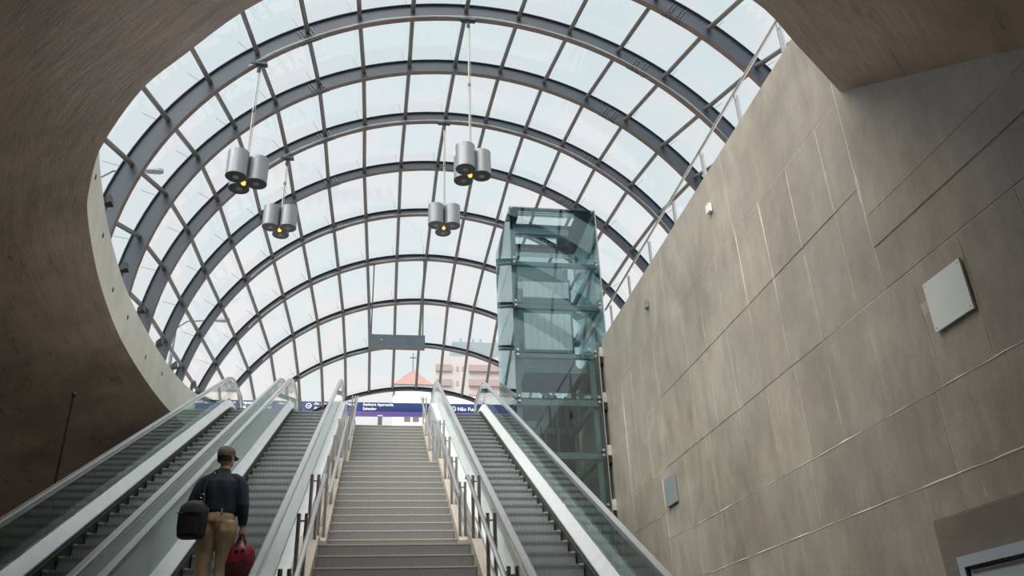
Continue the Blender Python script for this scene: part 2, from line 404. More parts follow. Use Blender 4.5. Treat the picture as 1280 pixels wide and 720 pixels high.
# right-hand wall: backing with the pale joints, every cast panel a part of its own
wall = part('wall_right', MB().box(XW + 0.0012, XW + 0.32, -14, 21.8, 0, TOP - 0.01), M['seam'])
struct(wall, 'tall board-marked concrete wall with panel joints on the right', 'wall')
def panel(y0, y1, z0, z1, proud=None):
    g = 0.0045; p = rng.uniform(0.0005, 0.003) if proud is None else proud; c = 0.004; x0 = XW + 0.006; x1 = XW - p
    y0 += g; y1 -= g; z0 += g; z1 -= g; ny = max(2, min(6, int((y1 - y0) / 0.5) + 1)); nz_ = max(2, min(5, int((z1 - z0) / 0.4) + 1))
    mb = MB()
    ys = [y0, y0 + c] + [y0 + c + (y1 - y0 - 2 * c) * k / ny for k in range(1, ny)] + [y1 - c, y1]
    zs = [z0, z0 + c] + [z0 + c + (z1 - z0 - 2 * c) * k / nz_ for k in range(1, nz_)] + [z1 - c, z1]
    vs_ = []
    for a, y in enumerate(ys):
        for b, z in enumerate(zs):
            e = a in (0, len(ys) - 1) or b in (0, len(zs) - 1)
            bul = 0 if e else 0.003 * noise.noise(Vector((0.3, y * 0.9, z * 1.8)))
            vs_.append((XW + 0.001 if e else x1 - bul, y, z))
    nb = len(zs)
    fs = [(i * nb + j, (i + 1) * nb + j, (i + 1) * nb + j + 1, i * nb + j + 1) for i in range(len(ys) - 1) for j in range(nb - 1)]
    bo = [i * nb for i in range(len(ys))] + [(len(ys) - 1) * nb + j for j in range(1, nb)] + [i * nb + nb - 1 for i in range(len(ys) - 2, -1, -1)] + [j for j in range(nb - 2, 0, -1)]
    n0 = len(vs_); vs_ += [(x0, vs_[i][1], vs_[i][2]) for i in bo]
    fs += [(bo[k], bo[(k + 1) % len(bo)], n0 + (k + 1) % len(bo), n0 + k) for k in range(len(bo))]
    mb.add(vs_, fs); o = part('concrete_panel', mb, M['wall'], wall); return o
Y0s = 6.62; st = 0.755
cols = [Y0s, 7.12, 7.90, 8.69, 9.48, 10.26, 11.04, 11.82, 12.60, 13.38, 14.16, 14.85, 15.48]
panel(Y0s, 9.55, 7.45, TOP); panel(9.55, 12.5, 7.45, TOP); panel(12.5, 15.48, 7.45, TOP); panel(15.48, 18.2, 6.30, TOP); panel(18.2, 21.8, 6.3, TOP)
for a, b in zip(cols[:-1], cols[1:]):
    panel(a, b, 6.30, 7.45)
    panel(a, b, 5.10, 6.30)
panel(15.48, 21.8, 4.40, 6.30)
panel(13.68, 15.48, 4.40, 5.10)
for a, b in ((1.0, 3.9), (3.9, Y0s)):
    panel(a, b, 5.93, 8.6, 0.002); panel(a, b, 5.57, 5.93, 0.010); panel(a, b, 5.10, 5.57, 0.003)
dc = [1.0, 2.6, 4.0, 4.77, 5.5, 6.2, 7.02, 7.88, 8.6, 9.4, 10.3, 11.4, 12.5, 13.68]
for a, b in zip(dc[:-1], dc[1:]): panel(a, b, 3.95, 5.10)
panel(13.68, 21.8, 3.21, 4.40)
for a, b in ((1.0, 4.2), (4.2, 6.3), (6.3, 8.7), (8.7, 11.2), (11.2, 13.68)): panel(a, b, 3.21, 3.95)
# lowest course, left open where the doorway recess is
panel(6.79, 9.2, 0.0, 3.21); panel(9.2, 12.4, 0.0, 3.21); panel(12.4, 21.8, 0.0, 3.21); panel(1.0, 6.79, 2.90, 3.21)

def ridge(y0, z0, y1, z1, w=0.012, proud=0.008):
    n = max(6, int(math.hypot(y1 - y0, z1 - z0) / 0.14)); a = []; b = []; c = []; d = []
    L_ = math.hypot(y1 - y0, z1 - z0); ny, nz_ = -(z1 - z0) / L_, (y1 - y0) / L_
    for i in range(n + 1):
        t = i / n; y = y0 + (y1 - y0) * t; z = z0 + (z1 - z0) * t
        e = min(1, 6 * t, 6 * (1 - t)) * (0.35 + 1.0 * abs(noise.noise(Vector((y * 2.1, z * 2.3, 5.0)))) * 2) * w; j = 0.006 * noise.noise(Vector((y * 4, z * 4, 1.0)))
        a.append((XW + .001, y + ny * (j + e), z + nz_ * (j + e))); b.append((XW - proud * min(1, e / w + .2), y + ny * j, z + nz_ * j)); c.append((XW + .001, y + ny * (j - e), z + nz_ * (j - e)))
    mb = MB(); m = n + 1
    mb.add(a + b + c, [(i, i + 1, m + i + 1, m + i) for i in range(n)] + [(m + i, m + i + 1, 2 * m + i + 1, 2 * m + i) for i in range(n)])
    part('cement_ridge', mb, M['ridge'], wall)
for y0, z0, y1, z1, w in ((6.62, 6.95, 6.62, 5.15, .022), (7.12, 7.4, 7.13, 6.3, .012), (7.9, 7.42, 7.9, 6.2, .012), (7.88, 6.2, 7.87, 5.2, .010), (8.72, 7.5, 8.66, 6.0, .010), (9.5, 7.6, 9.46, 6.4, .008),
                          (3.0, 3.95, 13.7, 3.95, .013), (3.6, 3.21, 12.6, 3.21, .013), (6.62, 6.3, 13.2, 6.3, .008), (7.5, 5.10, 13.6, 5.10, .008), (3.9, 5.935, 6.5, 5.935, .012), (3.9, 5.56, 6.55, 5.56, .016), (6.2, 4.95, 6.18, 4.0, .009),
                          (5.5, 5.05, 5.51, 4.0, .010), (7.88, 4.8, 7.88, 4.0, .007), (7.1, 2.75, 7.05, 1.6, .010), (13.68, 5.0, 13.68, 4.42, .014), (13.68, 4.4, 13.66, 3.97, .014), (13.7, 4.4, 15.6, 4.4, .012), (15.48, 7.4, 15.48, 5.4, .012), (6.05, 3.12, 6.05, 2.93, .022)):
    ridge(y0, z0, y1, z1, w)

# doorway recess, low at the right edge
door = empty('door_1', (XW, 5.4, 0)); struct(door, 'grey framed door at the right edge, set back in the concrete wall', 'door')
def dpart(name, mb, m): return part(name, mb, m, door)
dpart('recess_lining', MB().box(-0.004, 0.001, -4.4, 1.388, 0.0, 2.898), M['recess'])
X0 = -0.02
mb = MB(); mb.box(X0 - 0.05, X0 + .015, -3.0, 1.12, 2.475, 2.56); mb.box(X0 - 0.05, X0 + .015, 1.05, 1.12, 0, 2.475); dpart('door_frame', mb, M['doorfr'])
mb = MB(); mb.box(X0 - 0.035, X0 - 0.03 + .02, -3.0, 1.045, 2.455, 2.468); mb.box(X0 - 0.035, X0 - .01, 1.032, 1.045, 0, 2.455); dpart('door_seal', mb, M['black'])
dpart('door_leaf', MB().box(X0 - 0.02, X0, -3.0, 1.025, 0, 2.45), M['doorpn'])
dpart('glazing_bead', MB().box(X0 - 0.03, X0 - .015, -3.0, 1.0, 2.425, 2.437), M['ribred'])
dpart('transom_bar', MB().box(X0 - 0.04, X0 - .015, -3.0, 0.98, 2.20, 2.235), M['skirt'])

# ------------------------------------------------------------------ staircase
stairs = empty('staircase', (0.23, 10, 0)); tag(stairs, 'grey granite staircase with pale nosings between the escalators', 'staircase')
def rel(o, root): o.parent = root; o.matrix_parent_inverse = Matrix.Translation(-Vector(root.location)); return o
RI, RU = 0.17531, 0.3187
XL, XR = -0.655, 1.115
def flight(ytop, ztop, n):
    steps = []
    for k in range(n):
        y = ytop - RU * k; z = ztop - RI * k; steps.append((y, z))
    return steps
W_ = XR - XL
step_me = MB().prism_x([(0, 0), (RU + 0.04, 0), (RU + .04, -0.06), (0.03, -RI), (0.0, -RI)], 0, W_).mesh('step', M['tread'])
nose_me = MB().box(0, W_, -0.004, 0.03, -0.014, 0.003).mesh('nosing', M['nosing'])
flights = [flight(21.80, 8.40, 15), flight(15.62, 5.77, 14), flight(10.10, 3.316, 19)]
for fl in flights:
    for (y, z) in fl:
        s_ = rel(link('step', step_me, None, (XL, y, z)), stairs)
        n_ = link('nosing', nose_me, s_)
y2b = flights[0][-1][0]; y1b = flights[1][-1][0]
for (ya, yb, z) in ((15.62 + RU, y2b + .05, 5.77), (10.10 + RU, y1b + .05, 3.316)):
    rel(part('landing', MB().box(XL, XR, ya, yb, z - 0.15, z - 0.001), M['tread']), stairs)
# beige stringers, one each side of each flight
def stringer(x0, x1, fl, zlow, ylo, yhi):
    yt, zt = fl[0]; yb_, zb = fl[-1]
    up_ = 0.10
    poly = [(ylo, zlow - 0.4), (ylo, zb + up_ - RI), (yb_, zb + up_), (yt, zt + up_), (yhi, zt + up_), (yhi, zt - 0.6), (yt, zt - .9)]
    rel(part('stringer', MB().prism_x(poly, x0, x1), M['stringer']), stairs)
for x0, x1 in ((-0.868, XL), (XR, 1.24)):
    stringer(x0, x1, flights[0], 5.77, 15.62 + RU, 21.8)
    stringer(x0, x1, flights[1], 3.316, 10.10 + RU, 15.62 + RU - .01)
    stringer(x0, x1, flights[2], 0.0, 3.9, 10.10 + RU - .01)

# stair railings: twin posts and a steel rail for each flight and side
def railing(side, fl, label):
    xp = -0.735 if side < 0 else 1.175
    xr = -0.635 if side < 0 else 1.085
    yt, zt = fl[0]; yb_, zb = fl[-1]
    yb_ = max(yb_, 4.6); zb = zt - (yt - yb_) * RI / RU
    root = empty('stair_railing', (xp, yb_, zb)); tag(root, label, 'railing', 'steel stair railings')
    zz = lambda y: zt + (min(y, yt) - yt) * RI / RU
    n = max(3, round((yt - yb_) / 1.15)); pts = [yb_ + 0.15 + (yt - yb_ - 0.25) * k / (n - 1) for k in range(n)]
    for y in pts:
        for dx in (-0.038, 0.038):
            rel(part('post', MB().tube([(xp + dx, y, zz(y) + 0.10), (xp + dx, y, zz(y) + 0.84)], 0.021, 10), M['postst'], smooth=True), root)
        mb = MB(); mb.box(xp - .04, xp + .04, y - .008, y + .008, zz(y) + 0.76, zz(y) + 0.775)
        mb.tube([(xp, y, zz(y) + 0.77), (xr, y - 0.02, zz(y) + 0.73), (xr, y, zz(y) + 0.78)], 0.008, 6)
        rel(part('bracket', mb, M['postst']), root)
    rel(part('rail', MB().tube([(xr, yb_ - 0.25, zz(yb_ - .25) + 0.80), (xr, yt, zt + 0.80), (xr, yt + 0.12, zt + 0.81)], 0.024, 12), M['chrome'], smooth=True), root)
    rel(part('guard_rail', MB().tube([(xp, yb_, zz(yb_) + 0.30), (xp, yt, zt + 0.30)], 0.012, 8), M['postst'], smooth=True), root)
for side, w in ((-1, 'left'), (1, 'right')):
    railing(side, flights[2], 'nearest steel railing on the %s side of the stairs, with thick twin posts' % w)
    railing(side, flights[1], 'middle steel railing on the %s side of the stairs, between the landings' % w)
    railing(side, flights[0], 'farthest steel railing on the %s side of the stairs, at the street end' % w)

# ------------------------------------------------------------------ escalators
FLT = 2.1
def arc_path(y0, y1, dz):
    # flat - slope - flat line of points (y, z) lifted by dz with soft bends
    def zf(y):
        z = NZ + SL * y
        return min(max(z, 0.0), S) + dz
    pts = []; y = y0
    ys = [y0] + [YB - .6, YB - .3, YB, YB + .3, YB + .6] + [YB + .6 + (YT - YB - 1.2) * k / 12 for k in range(1, 12)] + [YT - .6, YT - .3, YT, YT + .3, YT + .6] + [y1]
    for y in ys:
        z = zf(y)
        for yy, sg in ((YB, 1), (YT, -1)):
            d = abs(y - yy)
            if d < 0.6: z += sg * SL * (0.6 - d) ** 2 / (4 * 0.6)
        pts.append((y, z))
    return pts
def escalator(cx, label, outl, outr, gl_l='eglass', gl_r='pglass'):
    root = empty('escalator', (cx, 4.3, 0)); tag(root, label, 'escalator', 'escalators')
    add = lambda name, mb, m, smooth=False: rel(part(name, mb, m, smooth=smooth), root)
    path = arc_path(2.0, YT + FLT, 0.0)
    # steps
    n = int((YT - YB) / 0.4)
    for k in range(-1, n + 3):
        y = YB + 0.4 * k
        z = min(max(NZ + SL * y, 0.0), S) - 0.004
        if k >= n: z = min(z, S - 0.01)
        s_ = rel(link('step', estep_me, None, (cx, y, z)), root)
        for ym in yel_me: link('yellow_edge', ym, s_)
    add('comb_plate', MB().box(cx - .5, cx + .5, YT + 1.0, YT + FLT + .5, S - 0.05, S + 0.012), M['chrome'])
    for s_, ow, gm in ((-1, outl, M[gl_l]), (1, outr, M[gl_r])):
        hx = cx + s_ * 0.62
        add('skirt', MB().sweep([(cx + s_ * .512, -0.25), (cx + s_ * .53, -0.25), (cx + s_ * .53, 0.12), (cx + s_ * .512, 0.12)], path), M['skirt'])
        add('skirt_brush', MB().sweep([(cx + s_ * .49, 0.03), (cx + s_ * .512, 0.03), (cx + s_ * .512, 0.06), (cx + s_ * .49, 0.05)], path), M['brush'])
        add('inner_deck', MB().sweep([(cx + s_ * .505, 0.10), (cx + s_ * .505, 0.125), (hx - s_ * .022, 0.285), (hx - s_ * .012, 0.285), (hx - s_ * .012, 0.10)], path), M['deck'])
        add('outer_deck', MB().sweep([(hx + s_ * .012, 0.10), (hx + s_ * .012, 0.285), (hx + s_ * ow, 0.285), (hx + s_ * ow, 0.25), (hx + s_ * .05, 0.10)], path), M['deck'])
        add('side_cladding', MB().sweep([(hx + s_ * (ow - .012), -0.95), (hx + s_ * (ow - .012), 0.25), (hx + s_ * ow, 0.25), (hx + s_ * ow, -0.95)], path), M['clad'])
        add('deck_joint', MB().sweep([(hx + s_ * (ow - .004), 0.075), (hx + s_ * (ow - .004), 0.09), (hx + s_ * (ow + .003), 0.09), (hx + s_ * (ow + .003), 0.075)], path), M['skirt'])
        # handrail and guide
        y1 = YT + 1.55; hp = arc_path(2.6, y1, 0.86)
        r = 0.36
        cz = S + 0.86 - r
        pts = [(hx, a, b) for a, b in hp] + [(hx, y1 + r * math.sin(t), cz + r * math.cos(t)) for t in [math.pi * k / 8 for k in range(1, 9)]]
        pts = [(hx, 2.6 - r * math.sin(t), 0.86 - r + r * math.cos(t)) for t in [math.pi * k / 8 for k in range(8, 0, -1)]] + pts
        rp = []
        for i, p in enumerate(pts):
            a = Vector(pts[max(i - 1, 0)]); b = Vector(pts[min(i + 1, len(pts) - 1)]); t = (b - a).normalized(); nn = Vector((0, -t.z, t.y))
            rp.append([Vector(p) + Vector((w, 0, 0)) + nn * h for w, h in ((-.040, -.012), (-.040, .012), (-.025, .024), (.025, .024), (.040, .012), (.040, -.012))])
        add('handrail', MB().loft(rp), M['rubber'], True)
        gp = []
        for i, p in enumerate(pts):
            a = Vector(pts[max(i - 1, 0)]); b = Vector(pts[min(i + 1, len(pts) - 1)]); t = (b - a).normalized(); nn = Vector((0, -t.z, t.y))
            gp.append([Vector(p) + Vector((w, 0, 0)) + nn * h for w, h in ((-.030, -.055), (-.030, -.013), (.030, -.013), (.030, -.055))])
        add('handrail_guide', MB().loft(gp), M['guide'])
        # glass balustrade panes
        yy = YB; pn = []
        while yy < YT - 0.8: pn.append((yy, min(yy + 1.25, YT))); yy += 1.25
        pn[-1] = (pn[-1][0], YT)
        for a, b in pn:
            poly = []
            za = NZ + SL * a; zb = NZ + SL * b
            poly = [(a + .004, za + .27), (b - .004, zb + .27), (b - .004, zb + .82), (a + .004, za + .82)]
            add('glass_pane', MB().prism_x(poly, hx - .006, hx + .006), gm)
        ra = r - .05
        poly = [(YT + .004, S + .27), (y1, S + .27)] + [(y1 + ra * math.cos(t), cz + ra * math.sin(t)) for t in [math.pi * (-.42 + .92 * k / 8) for k in range(9)]] + [(YT + .004, S + .81)]
        add('glass_pane', MB().prism_x(poly, hx - .006, hx + .006), gm)
        poly = [(YB - .004, .27), (2.6, .27)] + [(2.6 - ra * math.cos(t), .86 - r + ra * math.sin(t)) for t in [math.pi * (-.42 + .92 * k / 8) for k in range(9)]] + [(YB - .004, .81)]
        add('glass_pane', MB().prism_x(poly, hx - .006, hx + .006), gm)
    add('truss', MB().sweep([(cx - .60, -0.95), (cx + .60, -0.95), (cx + .60, -0.45), (cx - .60, -0.45)], path), M['truss'])
    return root
# one step: curved, cleated riser under a cleated tread
prof = [(0.0, 0.0), (0.405, 0.0), (0.405, -0.03), (0.10, -0.10)] + [(0.022 - 0.016 * math.cos(t * 1.2), -0.2065 + 0.18 * t) for t in (0.0, 0.4, 0.8)] + [(0.0, -0.02)]
estep_me = MB().prism_x(prof, -0.49, 0.49).mesh('escalator_step', M['estep'])
yel_me = [MB().box(x, x + .05, -.004, .03, -.016, .004).mesh('yellow_edge', M['yellow']) for x in (-.489, .439)]
escalator(-3.14, 'leftmost escalator, empty, beside the dark concrete', 0.12, 0.12)
escalator(-1.655, 'escalator carrying the man with bags, left of the stairs', 0.12, 0.16, 'pglass', 'pglass')
escalator(2.02, 'escalator right of the stairs, leading up past the glass lift', 0.15, 0.16, 'pglass', 'eglass')

# ------------------------------------------------------------------ glass canopy: ribs, purlins, panes
R0 = 6.588
CZ = {-2: 7.27, -1: 7.92, 0: 8.33, 1: 8.54, 2: 8.65, 3: 8.61, 4: 8.43, 5: 8.08, 6: 7.58, 7: 6.95, 8: 6.18, 9: 5.26}
ribY = lambda i: 13.61 + 1.88 * (i - 1)
ribX = lambda i: 1.695 - 0.0405 * (ribY(i) - 13.61)
def base_z(i): return TOP if ribY(i) < 21.5 else S
def a_base(i): return math.acos(max(-1, min(1, (base_z(i) - CZ[i]) / (R0 + 0.2))))
def rp(i, a, r, dy=0.0): return Vector((ribX(i) + r * math.sin(a), ribY(i) + dy, CZ[i] + r * math.cos(a)))
canopy = empty('glass_canopy', (1.3, 16, S)); tag(canopy, 'arched glass canopy of blue-grey steel ribs over the escalators', 'canopy')
cadd = lambda name, mb, m, smooth=False: rel(part(name, mb, m, smooth=smooth), canopy)
ribs = list(range(-2, 10))
rib_obj = {}
RD = {-2: 0.432, -1: 0.432, 0: 0.432, 1: 0.400, 2: 0.362, 3: 0.308, 4: 0.259, 5: 0.216, 6: 0.194, 7: 0.178, 8: 0.162, 9: 0.135}
for i in ribs:
    A = a_base(i) + (0.06 if i <= 5 else 0.0); N_ = 72
    d = RD[i]; fl_ = .06
    sec = [(R0, -fl_), (R0, fl_), (R0 + .016, fl_), (R0 + .016, .012), (R0 + d - .016, .012), (R0 + d - .016, fl_), (R0 + d, fl_), (R0 + d, -fl_), (R0 + d - .016, -fl_), (R0 + d - .016, -.012), (R0 + .016, -.012), (R0 + .016, -fl_)]
    rings = [[rp(i, -A + 2 * A * k / N_, r_, dy) for r_, dy in sec] for k in range(N_ + 1)]
    mb = MB(); mb.loft(rings)
    # underside of the lower flange keeps its brown primer
    for fi in range(len(mb.f)):
        if fi % 12 == 0 and fi < 12 * N_: mb.mi[fi] = 1
    rib_obj[i] = cadd('rib', mb, [M['rib'], M['ribred']], True)
# bolted splices, two on each rib
for i in range(0, 6):
    for a0, sg in ((-33 + 1.5 * i, 1), (34 - 0.8 * i, -1)):
        if i == 0 and a0 < 0: a0 = -27
        mb = MB()
        for u in range(5):
            for v in range(4):
                if u == 2: continue
                a = R(a0 + (u - 2) * 0.62); r_ = R0 + RD[i] * (.28 + .15 * v)
                c = rp(i, a, r_, -0.016); mb.tube([c, c + Vector((0, -.022, 0))], 0.016, 6)
        for u in range(9):
            for w in (-.035, .035):
                a = R(a0 + (u - 4) * 0.45); mb.tube([rp(i, a, R0 - .03, w), rp(i, a, R0 + .01, w)], 0.015, 6)
        o = part('splice_bolts', mb, M['bolt'], rib_obj[i]); o.matrix_parent_inverse = Matrix.Identity(4); o['kind'] = 'stuff'
# conduits clipped along some ribs
for i, spans in ((1, (-44, 62)), (3, (-46, 70)), (5, (-50, 30)), (6, (-52, 28)), (7, (-48, 28)), (8, (-36, 26))):
    for dr, dy in ((0.03, -.045), (0.06, -.038)):
        pts = [rp(i, R(spans[0] + (spans[1] - spans[0]) * k / 40), R0 + dr + .012 * math.sin(k * .8), dy) for k in range(41)]
        o = part('conduit', MB().tube(pts, 0.010, 6), M['conduit'], rib_obj[i], smooth=True)
STEP = {-2: 11.4, -1: 10.9, 0: 10.4, 1: 9.9, 2: 9.3, 3: 8.95, 4: 8.7, 5: 8.35, 6: 7.9, 7: 7.45, 8: 7.3, 9: 7.25}     # purlin spacing in degrees
A0 = {5: -1.0, 6: -0.7, 7: -0.3, 8: 0.5, 9: 1.2}
ang = lambda i, k: R(A0.get(i, -1.4) + STEP[i] * k)
K = range(-11, 13)
for i in ribs[:-1]:
    j = i + 1; Ai, Aj = a_base(i), a_base(j)
    for k in K:
        a, b = ang(i, k), ang(j, k)
        if abs(a) < Ai - 0.02 and abs(b) < Aj - 0.02:
            p, q = rp(i, a, R0 + RD[i] * .62, .012), rp(j, b, R0 + RD[j] * .62, -.012)
            pa = a + .012 * (1 if a > 0 else -1)
            if i >= 0: cadd('bird_pin', MB().tube([rp(i, pa, R0 + RD[i] + .02, .06), rp(i, pa, R0 + RD[i] + .40, .10)], .006, 5), M['bolt'])
            o = cadd('purlin', MB().tube([p, q], 0.050, 8), M['pipe'], True)
        # pane between purlin k and k+1
        cl = lambda x, L_: max(-L_, min(L_, x))
        a0, a1 = cl(ang(i, k), Ai), cl(ang(i, k + 1), Ai); b0, b1 = cl(ang(j, k), Aj), cl(ang(j, k + 1), Aj)
        if min(a1 - a0, b1 - b0) < 0.012: continue
        mb = MB(); vs_ = []; g = 0.0015; nn = 3
        for r_ in (.012, .024):
            for u in range(nn + 1):
                t = u / nn
                vs_ += [rp(i, a0 + g + (a1 - a0 - 2 * g) * t, R0 + RD[i] + r_, .012), rp(j, b0 + g + (b1 - b0 - 2 * g) * t, R0 + RD[j] + r_, -.012)]
        h = 2 * (nn + 1)
        fs = []
        for u in range(nn):
            fs += [(2 * u, 2 * u + 1, 2 * u + 3, 2 * u + 2), (h + 2 * u, h + 2 * u + 2, h + 2 * u + 3, h + 2 * u + 1), (2 * u, 2 * u + 2, h + 2 * u + 2, h + 2 * u), (2 * u + 1, h + 2 * u + 1, h + 2 * u + 3, 2 * u + 3)]
        fs += [(0, h, h + 1, 1), (2 * nn, 2 * nn + 1, h + 2 * nn + 1, h + 2 * nn)]
        mb.add(vs_, fs); cadd('roof_pane', mb, M['pane'])

# right-hand footing of the canopy (ground side of the walkway)
mb = MB()
pts = [(ribX(i) + (R0 + .2) * math.sin(a_base(i)), ribY(i)) for i in range(-2, 5)]
mb.add([(x + dx, y, z) for x, y in pts for dx, z in ((-.12, S), (-.12, TOP), (.2, TOP), (.2, S))], [(i * 4 + k, i * 4 + k + 1, i * 4 + 5 + k, i * 4 + 4 + k) for i in range(len(pts) - 1) for k in range(3)])
struct(part('trim_2', mb, M['curb']), 'low concrete kerb carrying the canopy beyond the walkway', 'kerb')

# ------------------------------------------------------------------ guard rail on top of the right wall
gr = empty('guard_railing', (XW + 0.08, 12, TOP)); tag(gr, 'stainless handrail on twin flat posts along the top of the concrete wall', 'railing')
for k in range(-1, 7):
    y = 7.45 + 1.42 * k
    for dy in (-.035, .035):
        rel(part('post', MB().box(XW + .065, XW + .095, y + dy - .012, y + dy + .012, TOP - .01, 9.37), M['chrome']), gr)
    rel(part('bracket', MB().tube([(XW + .08, y - .05, 9.34), (XW + .08, y + .05, 9.34), (XW + .05, y, 9.42)], .012, 6), M['chrome']), gr)
rel(part('rail', MB().tube([(XW + .05, 5.8, 9.43), (XW + .05, 16.3, 9.43)], .024, 12), M['chrome'], smooth=True), gr)

# ------------------------------------------------------------------ glass lift shaft
EX0, EX1, EX2, EY0, EY1, EZT = 2.85, 4.745, 4.95, 16.65, 19.05, 12.29
lift = empty('glass_lift_shaft', (3.8, 17.85, 0)); tag(lift, 'green-tinted glass lift shaft with bolted steel beams beside the concrete wall', 'lift')
ladd = lambda name, mb, m, smooth=False: rel(part(name, mb, m, smooth=smooth), lift)
lv = [0.3, 1.7, 2.85, 3.98, 5.12, 6.26, 7.43, 8.50, 9.70, 10.81, EZT]
for a, b in zip(lv[:-1], lv[1:]):
    xr = EX1 if b < 8.6 else EX2
    ladd('glass_pane', MB().box(EX0, xr, EY0, EY0 + .014, a + .012, b - .012), M['sglass'])
    ladd('glass_pane', MB().box(EX0, EX0 + .014, EY0 + .02, EY1, a + .012, b - .012), M['sglass'])
    if a > 7.0:
        ladd('glass_pane', MB().box(xr - .014, xr, EY0 + .02, EY1, a + .012, b - .012), M['sglass'])
        ladd('glass_pane', MB().box(EX0, xr, EY1 - .014, EY1, a + .012, b - .012), M['sglass'])
for z in lv[1:-1]:
    xr = EX1 if z < 8.6 else EX2
    h = 0.075 if z > 8 else 0.11
    ladd('front_beam', MB().box(EX0 + .03, xr - .03, EY0 + .10, EY0 + .20, z - h, z + h * .3), M['steelgreen'])
    ladd('side_beam', MB().box(EX0 + .05, EX0 + .15, EY0 + .20, EY1 - .1, z - h, z + h * .3), M['steelgreen'])
    ladd('side_beam', MB().box(xr - .15, xr - .05, EY0 + .20, EY1 - .1, z - h, z + h * .3), M['steelgreen'])
    ladd('back_beam', MB().box(EX0 + .15, xr - .15, EY1 - .2, EY1 - .1, z - h, z + h * .3), M['steelgreen'])
    mb = MB()
    for x in (EX0 + .07, xr - .07):
        for dz in (-.055, .055): mb.tube([(x, EY0 - .03, z + dz), (x, EY0 + .10, z + dz)], .028, 10)
    ladd('glass_bolts', mb, M['chrome'], True)['kind'] = 'stuff'
mb = MB()
for x in (EX0 + .05, EX2 - .06): mb.tube([(x, EY0 - .02, EZT - .05), (x, EY0 + .05, EZT - .05)], .022, 8)
ladd('glass_bolts', mb, M['chrome'], True)['kind'] = 'stuff'
ladd('corner_column', MB().box(EX0 + .05, EX0 + .16, EY0 + .2, EY0 + .31, 0, 11.75), M['steelgreen'])
ladd('corner_column', MB().box(EX1 - .16, EX1 - .05, EY0 + .2, EY0 + .31, 0, 8.5), M['steelgreen'])
ladd('corner_column', MB().box(EX0 + .05, EX0 + .16, EY1 - .31, EY1 - .2, 0, 11.75), M['steelgreen'])
ladd('corner_column', MB().box(EX1 - .16, EX1 - .05, EY1 - .31, EY1 - .2, 0, 11.75), M['steelgreen'])
ladd('edge_trim', MB().box(EX1, EX1 + .02, EY0 - .01, EY0 + .015, 0.3, 8.55), M['chrome'])
ladd('edge_trim', MB().box(EX2, EX2 + .02, EY0 - .01, EY0 + .015, 8.55, EZT), M['chrome'])
# roof frame with two long openings
rz = 12.24
for y0, y1 in ((EY0 + .02, 17.02), (17.42, 18.05), (18.42, EY1)):
    ladd('roof_plate', MB().box(EX0 + .02, EX2 - .02, y0, y1, rz, rz + .03), M['sroof'])
for x0, x1 in ((EX0 + .02, EX0 + .28), (EX2 - .42, EX2 - .02)):
    ladd('roof_plate', MB().box(x0, x1, 17.02, 17.42, rz, rz + .03), M['sroof']); ladd('roof_plate', MB().box(x0, x1, 18.05, 18.42, rz, rz + .03), M['sroof'])
ladd('roof_beam', MB().box(3.1, 4.5, 17.55, 17.67, rz - .16, rz), M['steelgreen'])
ladd('roof_hook', MB().box(4.30, 4.62, 18.0, 18.12, rz - .22, rz), M['bolt'])
ladd('back_panel', MB().box(EX0 + .16, EX1 - .14, EY1 - .10, EY1 - .06, 8.4, 12.0), M['shaftback'])
# concrete brackets that fix the shaft to the wall
for z in lv[2:-2]:
    if z < 8.6:
        ladd('wall_bracket', MB().box(EX1 + .02, XW - .003, EY0 - .02, EY0 + .22, z - .22, z - .06), M['black'])
        ladd('bracket_block', MB().box(EX1 + .025, XW - .003, EY0 - .03, EY0 + .15, z - .06, z + .16), M['seam'])
# guide rails, counterweight cables and dark backing below street level
for x in (3.85, 4.15): ladd('guide_rail', MB().box(x - .03, x + .03, 18.6, 18.68, 0, 8.2), M['bolt'])
ladd('cable', MB().tube([(4.40, 18.7, 0), (4.40, 18.7, 8.2)], .03, 8), M['black'])
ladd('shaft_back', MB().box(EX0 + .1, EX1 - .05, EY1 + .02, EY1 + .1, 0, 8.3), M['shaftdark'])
# cab at the upper stop; pale slats stand in for striped reflections
cab = empty('lift_cab', (4.05, 18.3, S)); tag(cab, 'lift cab inside the glass shaft, its pale slats standing in for reflections', 'lift cab')
for z0, z1 in ((9.27, 10.24), (10.68, 11.12)):
    for k in range(7):
        rel(part('reflection_slat', MB().box(3.40 + .17 * k, 3.40 + .17 * k + .163, 18.30, 18.32, z0, z1), M['palepn']), cab)
rel(part('cab_frame', MB().box(3.36, 3.40, 18.3, 18.36, S, 11.2), M['steelgreen']), cab)
rel(part('cab_frame', MB().box(4.59, 4.63, 18.3, 18.36, S, 11.2), M['steelgreen']), cab)
rel(part('cab_floor', MB().box(3.2, 4.65, 17.3, 18.55, S - .12, S), M['steelgreen']), cab)
rel(part('cab_header', MB().box(3.38, 4.61, 18.33, 18.38, 10.26, 10.66), M['steelgreen']), cab)
rel(part('cab_lamp', MB().box(3.2, 3.32, 17.9, 17.98, 10.7, 10.9), M['palepn']), cab)

